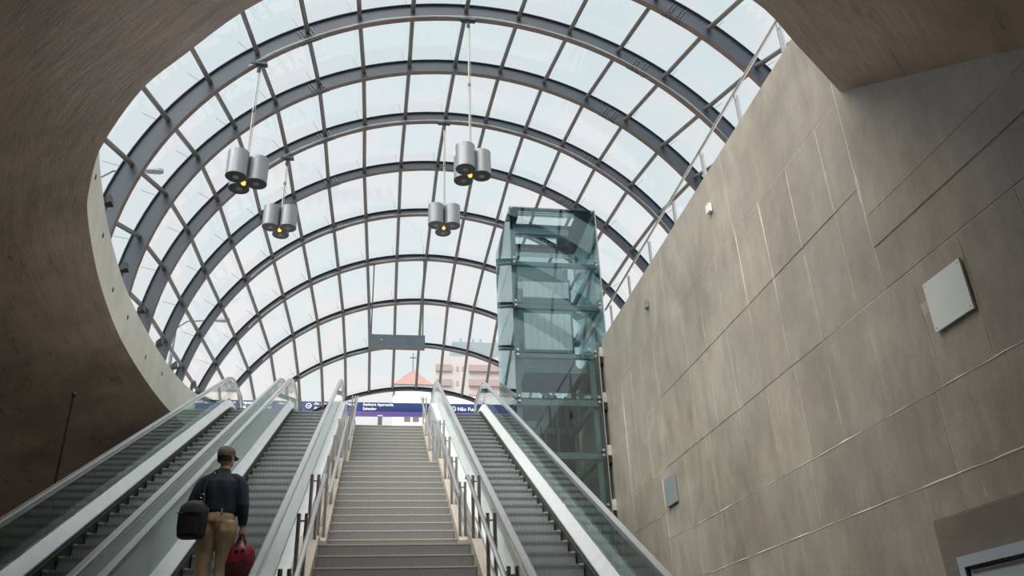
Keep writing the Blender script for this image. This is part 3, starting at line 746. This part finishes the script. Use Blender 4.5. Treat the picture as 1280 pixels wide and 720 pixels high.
# ------------------------------------------------------------------ pendant lamps
def pendant(x, y, ztop, zbot, rot, label):
    root = empty('pendant_lamp', (x, y, zbot)); tag(root, label, 'lamp', 'cylinder cluster pendants')
    H = 0.54; rad = 0.192; d = 0.229
    for k in range(3):
        a = R(rot + 120 * k); cx, cy = d * math.cos(a), d * math.sin(a)
        c_ = part('cylinder', MB().lathe([(rad, 0), (rad + .003, 0.0), (rad + .003, .02), (rad, .022), (rad, H - .06), (rad + .002, H - .058), (rad + .002, H), (rad * .9, H + .006), (.02, H + .01)], (cx, cy, 0), 28), M['lamp'], root, True)
        part('reflector', MB().lathe([(rad * .985, -.004), (rad * .98, .006), (rad * .45, .03), (rad * .4, .03)], (cx, cy, -.004), 28), M['lampin'], c_, True)
        part('lens', MB().lathe([(rad * .30, -.012), (rad * .30, .02)], (cx, cy, 0), 16), M['lampring'], c_, True)
    part('hub', MB().lathe([(.045, .06), (.045, H - .04), (.03, H + .02)], (0, 0, 0), 10), M['black'], root)
    part('bulb', MB().ell((0, 0, .0), .042, .042, .05, 12, 8), M['glow'], root, True)
    hz = ztop - zbot
    part('rod', MB().tube([(0, 0, H), (0, 0, hz)], .016, 8), M['rod'], root, True)
    part('cable', MB().tube([(.035, .01, H), (.035, .01, hz - .1)], .007, 6), M['conduit'], root, True)
    part('rod_joint', MB().tube([(0, 0, H + (hz - H) * .48), (0, 0, H + (hz - H) * .48 + .07)], .028, 8), M['bolt'], root)
    mb = MB(); mb.box(-.16, .16, -.07, .05, hz - .05, hz); mb.tube([(0, 0, hz - .22), (0, 0, hz - .05)], .035, 8); part('clamp', mb, M['rib'], root)
def zrib(i, x): return CZ[i] + math.sqrt(R0 ** 2 - (x - ribX(i)) ** 2)
for x, i, zb, rot, lb in ((-2.72, 1, 10.52, 0, 'three-cylinder pendant lamp nearest the left side, hanging large and low'),
                          (1.57, 1, 11.0, 0, 'three-cylinder pendant lamp on the longest rod, near the centre top'),
                          (-2.52, 3, 11.73, 270 - 180, 'smaller three-cylinder pendant lamp at the left, farther back'),
                          (1.34, 3, 12.01, 270 - 180, 'smaller three-cylinder pendant lamp just left of the glass lift')):
    pendant(x, ribY(i), zrib(i, x), zb, rot, lb)

# hanging dark display box
hy = ribY(6); hx0, hx1, hz0, hz1 = -.44, 1.22, 11.15, 11.56
hb = empty('hanging_display', (0.39, hy, hz0)); tag(hb, 'long dark grey display box hung on two rods under the canopy', 'display')
rel(part('box', MB().box(hx0, hx1, hy - .06, hy + .13, hz0 + .016, hz1), M['boxgrey']), hb)
for x in (hx0, hx1 - .11): rel(part('end_cap', MB().box(x, x + .11, hy - .065, hy + .135, hz0 + .013, hz1 + .003), M['boxgrey']), hb)
rel(part('base_plate', MB().box(hx0, hx1, hy - .06, hy + .13, hz0, hz0 + .016), M['ribred']), hb)
rel(part('status_light', MB().ell((-.065, hy - .066, 11.39), .022, .006, .015, 8, 6), M['white']), hb)
for x in (-.38, 1.155):
    rel(part('rod', MB().tube([(x, hy, hz1 - .02), (x, hy, zrib(6, x))], .019, 8), M['rib']), hb)

# ------------------------------------------------------------------ station sign band over the entrance
SY = 29.4
sg = empty('entrance_sign', (0, SY, S)); tag(sg, 'long blue and purple direction sign with white lettering across the entrance', 'sign')
rel(part('blue_band', MB().box(-6.84, 7.06, SY, SY + .12, 11.285, 11.632), M['blue']), sg)
rel(part('purple_band', MB().box(-6.84, 7.06, SY - .005, SY + .12, 11.125, 11.285), M['purple']), sg)
for x in (-6.6, -3.8, 2.62, 6.84): rel(part('post', MB().box(x - .05, x + .05, SY + .13, SY + .23, S, 11.6), M['bolt']), sg)
def lettering(x, z, s_, size=0.144):
    o = text_mesh('lettering', s_, size, M['letter'], (x, SY - .012, z), None); rel(o, sg)
lettering(-2.39, 11.50, 'Av. Ibirapuera'); lettering(-2.39, 11.338, 'Av. Sabiá')
lettering(-1.52, 11.50, 'Pça. Nossa'); lettering(-0.66, 11.50, 'Senhora Aparecida'); lettering(-0.66, 11.338, 'Salvador')
lettering(2.80, 11.36, 'Não Fume', 0.192); lettering(-5.29, 11.50, 'Av. Ibirapuera'); lettering(-5.29, 11.338, 'Av. Sabiá')
def ring_icon(x, z):
    y = SY - .012
    mb = MB(); mb.tube([(x + .09 * math.cos(t), y, z + .09 * math.sin(t)) for t in [2 * math.pi * k / 20 for k in range(20)]], .017, 6, closed=True)
    mb.box(x - .05, x + .05, y - .004, y + .002, z - .012, z + .012); mb.add([(x + .06, y - .002, z), (x + .01, y - .002, z + .04), (x + .01, y - .002, z - .04)], [(0, 1, 2)])
    rel(part('arrow_icon', mb, M['letter']), sg)
for x in (-2.587, -5.473): ring_icon(x, 11.456)
mb = MB(); mb.tube([(2.651 + .085 * math.cos(t), SY - .012, 11.424 + .085 * math.sin(t)) for t in [2 * math.pi * k / 20 for k in range(20)]], .015, 6, closed=True); mb.tube([(2.593, SY - .014, 11.482), (2.709, SY - .014, 11.366)], .011, 6)
rel(part('no_smoking_icon', mb, M['letter']), sg)

# ------------------------------------------------------------------ small things on the wall and kerb
def plate(name, y0, y1, z0, z1, m, label, cat, t=0.03):
    root = empty(name, (XW, (y0 + y1) / 2, z0)); tag(root, label, cat)
    mb = MB(); c = .006; mb.box(XW - t - .012, XW - .012, y0, y1, z0, z1); rel(part('cover', mb, m), root)
    for y in (y0 + .03, y1 - .03):
        for z in (z0 + .03, z1 - .03): rel(part('screw', MB().tube([(XW - t - .016, y, z), (XW - t - .01, y, z)], .006, 6), M['bolt']), root)
plate('access_panel', 5.53, 6.05, 4.40, 4.87, M['white'], 'square white access panel high on the concrete wall', 'panel', 0.022)
plate('cover_plate', 13.0, 13.5, 4.45, 4.91, M['greypl'], 'grey metal cover plate low on the concrete wall near the escalator', 'panel')
plate('junction_box', 10.05, 10.17, 8.16, 8.30, M['white'], 'small pale box near the top of the concrete wall, under the railing', 'box', 0.05)
plate('junction_box', 13.31, 13.43, 8.09, 8.23, M['greypl'], 'small grey box near the top of the concrete wall, beside the lift', 'box', 0.05)

sp = None
for n, (x, y) in enumerate(((-4.40, 12.05), (-4.72, 14.35), (-4.84, 16.15), (-4.86, 17.9), (-4.82, 19.3), (-4.62, 20.6))):
    root = empty('spotlight', (x - .1, y, TOP))
    tag(root, ['black floodlight on the parapet, nearest of the row', 'second black floodlight along the left parapet', 'third black floodlight along the left parapet', 'fourth black floodlight along the left parapet',
               'fifth black floodlight along the left parapet', 'farthest black floodlight on the left parapet, by the escalator top'][n], 'floodlight', 'floodlights on the left parapet')
    mb = MB(); mb.add([(-.01, -.06, .07), (-.01, .06, .07), (-.01, .06, .17), (-.01, -.06, .17), (.12, -.09, .11), (.12, .09, .11), (.09, .09, .25), (.09, -.09, .25)],
                      [(0, 3, 2, 1), (4, 5, 6, 7), (0, 1, 5, 4), (1, 2, 6, 5), (2, 3, 7, 6), (3, 0, 4, 7)])
    part('housing', mb, M['black'], root); part('yoke', MB().tube([(.03, -.1, .15), (.0, -.1, .03), (.0, .1, .03), (.03, .1, .15)], .009, 6), M['black'], root)
    part('foot', MB().box(-.04, .04, -.04, .04, 0, .04), M['black'], root)

pole = empty('black_pole', (-4.25, 11.8, 0)); tag(pole, 'thin black pole standing against the dark concrete at far left', 'pole')
part('shaft', MB().tube([(0, 0, 0.05), (0, 0, 5.62)], .017, 8), M['black'], pole, True); part('tip', MB().ell((0, 0, 5.66), .035, .035, .05, 8, 6), M['black'], pole, True)
part('foot', MB().lathe([(.16, 0), (.16, .04), (.03, .08)], (0, 0, 0), 14), M['black'], pole)

# ------------------------------------------------------------------ outside: lamps, church, buildings
def street_lamp(x, y, z, arm, label):
    root = empty('street_lamp', (x, y, S)); tag(root, label, 'street lamp', 'street lamps outside')
    part('pole', MB().tube([(0, 0, 0), (0, 0, z - S - .3)], [.09, .06], 10), M['bolt'], root, True)
    part('arm', MB().tube([(0, 0, z - S - .3), (arm * .3, 0, z - S + .02), (arm, 0, z - S + .1)], .035, 8), M['bolt'], root, True)
    mb = MB(); s_ = 1 if arm > 0 else -1
    mb.loft([[(arm + s_ * u, w * .13 * k, z - S + .1 + h) for w, h in ((-1, -.03), (1, -.03), (.8, .07), (-.8, .07))] for u, k in ((0, .5), (.15, 1), (.5, 1), (.62, .6))]); part('lamp_head', mb, M['bolt'], root)
street_lamp(-9.3, 24.0, 17.5, 1.3, 'grey street lamp outside the glass, high at the left')
street_lamp(-7.75, 30.0, 14.9, 1.3, 'grey street lamp outside the glass, lower at the left')

ch = empty('church', (3.8, 100, S)); tag(ch, 'church with a red tiled pyramid roof seen through the glass', 'church')
radd = lambda root, name, mb, m: rel(part(name, mb, m), root)
radd(ch, 'tower', MB().box(1.7, 6.0, 98, 102.3, S, 37.4), M['church'])
radd(ch, 'cornice', MB().box(1.5, 6.2, 97.8, 102.5, 36.9, 37.4), M['bgrey'])
mb = MB(); mb.add([(1.4, 97.7, 37.4), (6.3, 97.7, 37.4), (6.3, 102.6, 37.4), (1.4, 102.6, 37.4), (3.85, 100.15, 40.3)], [(0, 1, 4), (1, 2, 4), (2, 3, 4), (3, 0, 4), (0, 3, 2, 1)]); radd(ch, 'pyramid_roof', mb, M['tile'])
mb = MB(); mb.tube([(3.85, 100.1, 40.2), (3.85, 100.1, 42.6)], .07, 6); mb.box(3.45, 4.25, 100.05, 100.15, 41.8, 41.95); radd(ch, 'cross', mb, M['bolt'])
radd(ch, 'nave', MB().box(1.4, 16.0, 94, 97.6, S, 34.6), M['church'])
for x in (2.7, 3.7, 5.2, 7.0, 9.0): radd(ch, 'window', MB().box(x, x + .72, 93.9, 94.05, 31.4, 32.0), M['bwin'])
for x in (3.2, 5.2, 7.2, 9.4): radd(ch, 'rose_window', MB().tube([(x, 93.97, 33.3), (x, 93.9, 33.3)], .3, 12), M['bpink'])

ap = empty('apartment_building', (17, 150, S)); tag(ap, 'pink and cream banded apartment tower behind the canopy', 'building')
radd(ap, 'wall', MB().box(10.2, 30.0, 150, 166, S, 62.5), M['bldg'])
radd(ap, 'penthouse', MB().box(13.4, 28.0, 151, 164, 62.5, 66.0), M['bgrey'])
for k in range(14):
    z = 60.6 - 3.0 * k
    radd(ap, 'balcony_band', MB().box(10.1, 13.2, 149.6, 150, z - 1.3, z), M['bpink']); radd(ap, 'balcony_band', MB().box(16.5, 30.1, 149.4, 150, z - 1.3, z), M['bpink'])
    for x in (14.1, 15.2): radd(ap, 'window', MB().box(x, x + .5, 149.93, 150.02, z - 1.2, z - .2), M['bpink'])
for x in (15.0, 17.5, 19, 22.0): radd(ap, 'rooftop_mast', MB().box(x, x + .4, 152, 152.4, 66, 67.2), M['bgrey'])

low = empty('street_front', (-10, 70, S)); tag(low, 'pale overexposed shop front across the street', 'building')
radd(low, 'facade', MB().box(-30, .9, 92, 98, S, 29.0), M['bldg']); radd(low, 'cornice', MB().box(-30, .9, 91.7, 92, 28.2, 29.0), M['church'])
radd(low, 'doorway', MB().box(-.6, .4, 91.9, 92.05, 27.0, 28.2), M['bpink'])
bol = empty('grey_post', (-0.02, 25.8, S)); tag(bol, 'short grey post at the top of the stairs', 'post')
part('shaft', MB().box(-.07, .07, -.07, .07, 0, 1.52), M['bolt'], bol); part('cap', MB().box(-.08, .08, -.08, .08, 1.52, 1.56), M['steelwhite'], bol)

# ------------------------------------------------------------------ the man on the escalator and his bags
def solid(mb, name, material, voxel=0.009, smooth=6, wr=0.0, wscale=9.0):
    me = mb.mesh(name + '_raw', material)
    t = bpy.data.objects.new('tmp', me); COL.objects.link(t)
    m1 = t.modifiers.new('r', 'REMESH'); m1.mode = 'VOXEL'; m1.voxel_size = voxel
    m2 = t.modifiers.new('s', 'SMOOTH'); m2.iterations = smooth; m2.factor = 0.5
    bpy.context.view_layer.update()
    out = bpy.data.meshes.new_from_object(t.evaluated_get(bpy.context.evaluated_depsgraph_get()))
    bpy.data.objects.remove(t); bpy.data.meshes.remove(me)
    out.name = name
    out.materials.clear(); out.materials.append(material)
    if wr:
        nr = [v.normal.copy() for v in out.vertices]
        for v, n in zip(out.vertices, nr):
            c = v.co
            q = noise.noise(Vector((c.x * wscale, c.y * wscale, c.z * wscale * 0.45 + c.x * 6))) + .5 * noise.noise(Vector((c.x * 22, c.y * 22, c.z * 10)))
            v.co += n * wr * q
    for p in out.polygons: p.use_smooth = True
    return out
def ering(cx, cy, z, rx, ry, n=20): return [(cx + rx * math.cos(2 * math.pi * k / n), cy + ry * math.sin(2 * math.pi * k / n), z) for k in range(n)]
PX, PY = -1.655, 9.25
kstep = int((PY - 0.05 - YB) / 0.4); PZ = NZ + SL * (YB + 0.4 * kstep); PYc = YB + 0.4 * kstep + 0.21
man = None
body = MB()
# torso, neck, head
body.loft([ering(0, 0, .86, .15, .105), ering(0, 0, .98, .155, .105), ering(0, .0, 1.10, .145, .10), ering(0, .0, 1.25, .165, .11), ering(0, -.01, 1.36, .14, .085), ering(0, -.01, 1.42, .075, .06), ering(.0, .0, 1.47, .058, .06), ering(.005, .015, 1.53, .056, .06)])
hd = Matrix.Rotation(R(-28), 4, 'Z')      # head turned to his right
def hp(p): v = hd @ Vector(p); return (v.x + .006, v.y + .02, v.z)
h = MB(); h.ell((0, 0, 1.635), .076, .098, .112, 18, 14); h.ell((0, .045, 1.575), .055, .055, .06, 12, 8)
h.tube([(0, .095, 1.645), (0, .118, 1.615), (0, .105, 1.605)], [.010, .015, .012], 8)            # nose
h.ell((0, .095, 1.567), .022, .012, .006, 8, 6); h.ell((0, .095, 1.557), .020, .012, .006, 8, 6)    # lips
for s_ in (-1, 1):
    h.ell((s_ * .078, -.005, 1.625), .010, .020, .032, 10, 8)                                      # ears
    h.ell((s_ * .032, .088, 1.645), .014, .010, .010, 8, 6)                                        # brows and eyes
body.add([hp(p) for p in h.v], h.f)
# arms
Rsh, Rel, Rwr = Vector((.19, -.005, 1.37)), Vector((.245, -.03, 1.09)), Vector((.255, .02, .885))
Lsh, Lel, Lwr = Vector((-.19, -.005, 1.37)), Vector((-.275, -.03, 1.12)), Vector((-.235, .17, .99))
for a, b, c in ((Rsh, Rel, Rwr), (Lsh, Lel, Lwr)):
    body.tube([a, a.lerp(b, .5), b, b.lerp(c, .4), c], [.045, .046, .042, .040, .027], 12)
# hands: palm, four fingers closing, thumb
def hand(w, d, fwd, side):
    d = d.normalized(); fwd = fwd.normalized(); sx = d.cross(fwd) * side
    pc = w + d * .05
    body.tube([w - d * .01, pc, w + d * .085], [.026, .036, .034], 10)
    for k, (ln, of) in enumerate(((.075, .027), (.085, .009), (.080, -.009), (.062, -.026))):
        b = w + d * .085 + fwd * of
        k1 = b + d * ln * .45; k2 = k1 + d * ln * .20 + sx * ln * .36; k3 = k2 - d * ln * .20 + sx * ln * .22
        body.tube([b - d * .02, k1, k2, k3], [.0095, .0095, .009, .008], 8)
    t0 = w + d * .03 + fwd * .03; body.tube([t0, t0 + d * .035 + fwd * .022 + sx * .012, t0 + d * .065 + fwd * .012 + sx * .03], [.013, .011, .009], 8)
hand(Rwr, Vector((0, .02, -1)), Vector((0, 1, .1)), 1)
hand(Lwr, Vector((.25, .8, -.4)), Vector((.2, .3, 1)), 1)
# legs and feet
for s_ in (-1, 1):
    hx = s_ * .095
    body.tube([(hx, 0, .90), (hx * 1.02, .01, .70), (hx * 1.0, .015, .48), (hx * 1.0, -.01, .30), (hx, -.02, .09)], [.085, .078, .052, .050, .036], 14)
    body.tube([(hx, -.05, .045), (hx * 1.05, .05, .04), (hx * 1.15, .15, .03)], [.038, .040, .030], 10)
man = link('person', solid(body, 'person', M['skin'], 0.0075, 3))
man.location = (PX, PYc, PZ)
tag(man, 'man in dark shirt, khaki trousers and cap seen from behind on the escalator', 'person')
sh = MB()
sh.loft([ering(0, 0, .985, .172, .125), ering(0, -.005, 1.04, .182, .135), ering(0, -.005, 1.16, .180, .135), ering(0, -.008, 1.28, .192, .138), ering(0, -.012, 1.35, .185, .122), ering(0, -.01, 1.41, .125, .095), ering(0, -.005, 1.46, .074, .072), ering(.003, .0, 1.495, .068, .070)])
for a, b, c in ((Rsh, Rel, Rwr), (Lsh, Lel, Lwr)):
    q_ = 1 if a.x > 0 else -1
    sh.tube([(q_ * .06, -.01, 1.40), (q_ * .13, -.01, 1.393), (q_ * .185, -.008, 1.352), a.lerp(b, .22), a.lerp(b, .5), b, b.lerp(c, .5), b.lerp(c, .93)], [.048, .060, .070, .072, .070, .062, .057, .044], 14)
link('shirt', solid(sh, 'shirt', M['shirt'], 0.009, 5, 0.008, 8), man)
tr_ = MB()
tr_.loft([ering(0, 0, .80, .11, .09), ering(0, -.008, .85, .150, .118), ering(0, -.014, .92, .176, .138), ering(0, -.01, .98, .172, .138), ering(0, 0, 1.045, .164, .122)])
for s_ in (-1, 1):
    hx = s_ * .095
    tr_.tube([(hx * .9, -.028, .92), (hx * .97, -.026, .83), (hx * 1.0, -.008, .73), (hx * 1.03, .01, .60), (hx * 1.02, .01, .46), (hx * 1.02, -.005, .28), (hx * 1.02, -.015, .10), (hx * 1.02, -.01, .055)], [.105, .110, .100, .088, .080, .076, .072, .072], 16)
link('trousers', solid(tr_, 'trousers', M['khaki'], 0.009, 10, 0.009, 8), man)
part('belt', MB().loft([ering(0, -.002, 1.012, .176, .132), ering(0, -.002, 1.042, .174, .131)]), M['belt'], man, True)
for s_ in (-.09, .05): part('belt_loop', MB().box(s_ - .008, s_ + .008, -.142, -.12, 1.0, 1.052), M['khaki'], man)
cp = MB(); cp.loft([[hp((.089 * math.cos(t) * k, .112 * math.sin(t) * k - .004, z)) for t in [2 * math.pi * q / 20 for q in range(20)]] for z, k in ((1.632, 1.0), (1.665, 1.02), (1.70, .97), (1.732, .80), (1.752, .45), (1.757, .06))])
part('cap', cp, M['cap'], man, True)
vz = MB(); vt = []
for lay in (0, .005):
    for u in range(9):
        t = R(20 + 140 * u / 8)
        for k in (1.0, 1.28, 1.62): vt.append(hp((.082 * math.cos(t) * (1 + (k - 1) * .5), .100 * math.sin(t) * k - .004, 1.648 - (k - 1) * .03 + lay)))
fs = [(u * 3 + k, u * 3 + k + 1, u * 3 + 4 + k, u * 3 + 3 + k) for u in range(8) for k in range(2)]
vz.add(vt, fs + [tuple(i + 27 for i in f) for f in fs]); part('cap_visor', vz, M['cap'], man, True)
hr = MB(); hr.loft([[hp((.082 * math.cos(t) * k, .103 * math.sin(t) * k - .006, z)) for t in [math.pi * (1.02 + .96 * q / 12) for q in range(13)]] for z, k in ((1.575, .93), (1.60, 1.0), (1.64, 1.02))])
part('hair', hr, M['hair'], man, True)
for s_ in (-1, 1):
    hx = s_ * .097
    s_me = MB(); s_me.loft([[(hx + w * x_, y_, z_ * k) for x_, z_ in ((-1, .0), (1, .0), (1, .5), (.6, 1), (-.6, 1), (-1, .5))] for y_, w, k in ((-.10, .034, .085), (-.06, .043, .10), (.03, .045, .10), (.11, .050, .075), (.17, .044, .06), (.205, .025, .04))])
    part('shoe', s_me, M['belt'], man, True)

# red soft bag in the right hand
rb = empty('red_bag', (PX + .27, PYc - .01, PZ + .345)); tag(rb, 'red soft duffel bag with black handles held in the right hand', 'bag')
rg = []
for z, a, b in ((0, .120, .085), (.025, .143, .10), (.10, .150, .108), (.17, .146, .106)): rg.append(ering(0, 0, z, a, b, 20))
part('lower_body', MB().loft(rg), M['bagred2'], rb, True)
rg = []
for z, a, b in ((.168, .147, .107), (.215, .142, .104), (.26, .131, .098), (.30, .122, .088), (.335, .098, .072), (.365, .062, .048), (.395, .050, .036)):
    rg.append([(x * (1 + .10 * math.sin(k * 1.9 + z * 26)), y * (1 + .10 * math.cos(k * 2.3 + z * 31)), z + .010 * math.sin(k * 1.3)) for k, (x, y, z) in enumerate(ering(0, 0, z, a, b, 20))])
part('upper_body', MB().loft(rg), M['bagred'], rb, True)
for s_ in (-1, 1):
    part('handle', MB().tube([(-.055, s_ * .07, .27), (-.045, s_ * .05, .38), (-.02, s_ * .02, .455), (-.005, 0, .462), (.01, s_ * .02, .45), (.04, s_ * .05, .37), (.05, s_ * .07, .26)], .010, 8), M['bagblk'], rb, True)
    part('toggle', MB().ell((s_ * .03, -.095, .28), .02, .012, .02, 10, 6), M['bagblk'], rb, True)
# black shoulder bag on the left hip
sb = empty('shoulder_bag', (PX - .225, PYc - .165, PZ + .735)); sb.rotation_euler = (0, 0, R(-12)); tag(sb, 'black nylon shoulder bag hanging on the left hip', 'bag')
def rbox(w, d, z, n=24, e=2.5):
    o = []
    for k in range(n):
        t = 2 * math.pi * k / n; c, s_ = math.cos(t), math.sin(t)
        o.append((w * math.copysign(abs(c) ** (2 / e), c), d * math.copysign(abs(s_) ** (2 / e), s_), z))
    return o
part('body', MB().loft([rbox(.10, .05, 0), rbox(.135, .075, .02), rbox(.150, .085, .12), rbox(.152, .085, .25), rbox(.135, .075, .33), rbox(.085, .045, .375), rbox(.03, .02, .39)]), M['bagblk'], sb, True)
part('front_pocket', MB().loft([[(x, y - .055, z) for x, y, z in rbox(.10, .04, zz_)] for zz_ in (.04, .06, .20, .22)]), M['bagblk'], sb, True)
part('flap_seam', MB().tube([(-.14, -.085, .25), (0, -.092, .262), (.14, -.085, .25)], .005, 6), M['skirt'], sb, True)
part('strap', MB().tube([(.10, -.02, .33), (.09, .0, .40), (.075, .015, .50), (.09, .03, .64), (.13, .13, .735), (.19, .20, .64), (.12, .30, .42), (.0, .28, .33), (-.1, .1, .33)], .014, 8), M['bagblk'], sb, True)
part('strap_ring', MB().tube([(.075 + .022 * math.cos(t), -.01, .43 + .022 * math.sin(t)) for t in [2 * math.pi * k / 14 for k in range(14)]], .005, 6, closed=True), M['chrome'], sb, True)
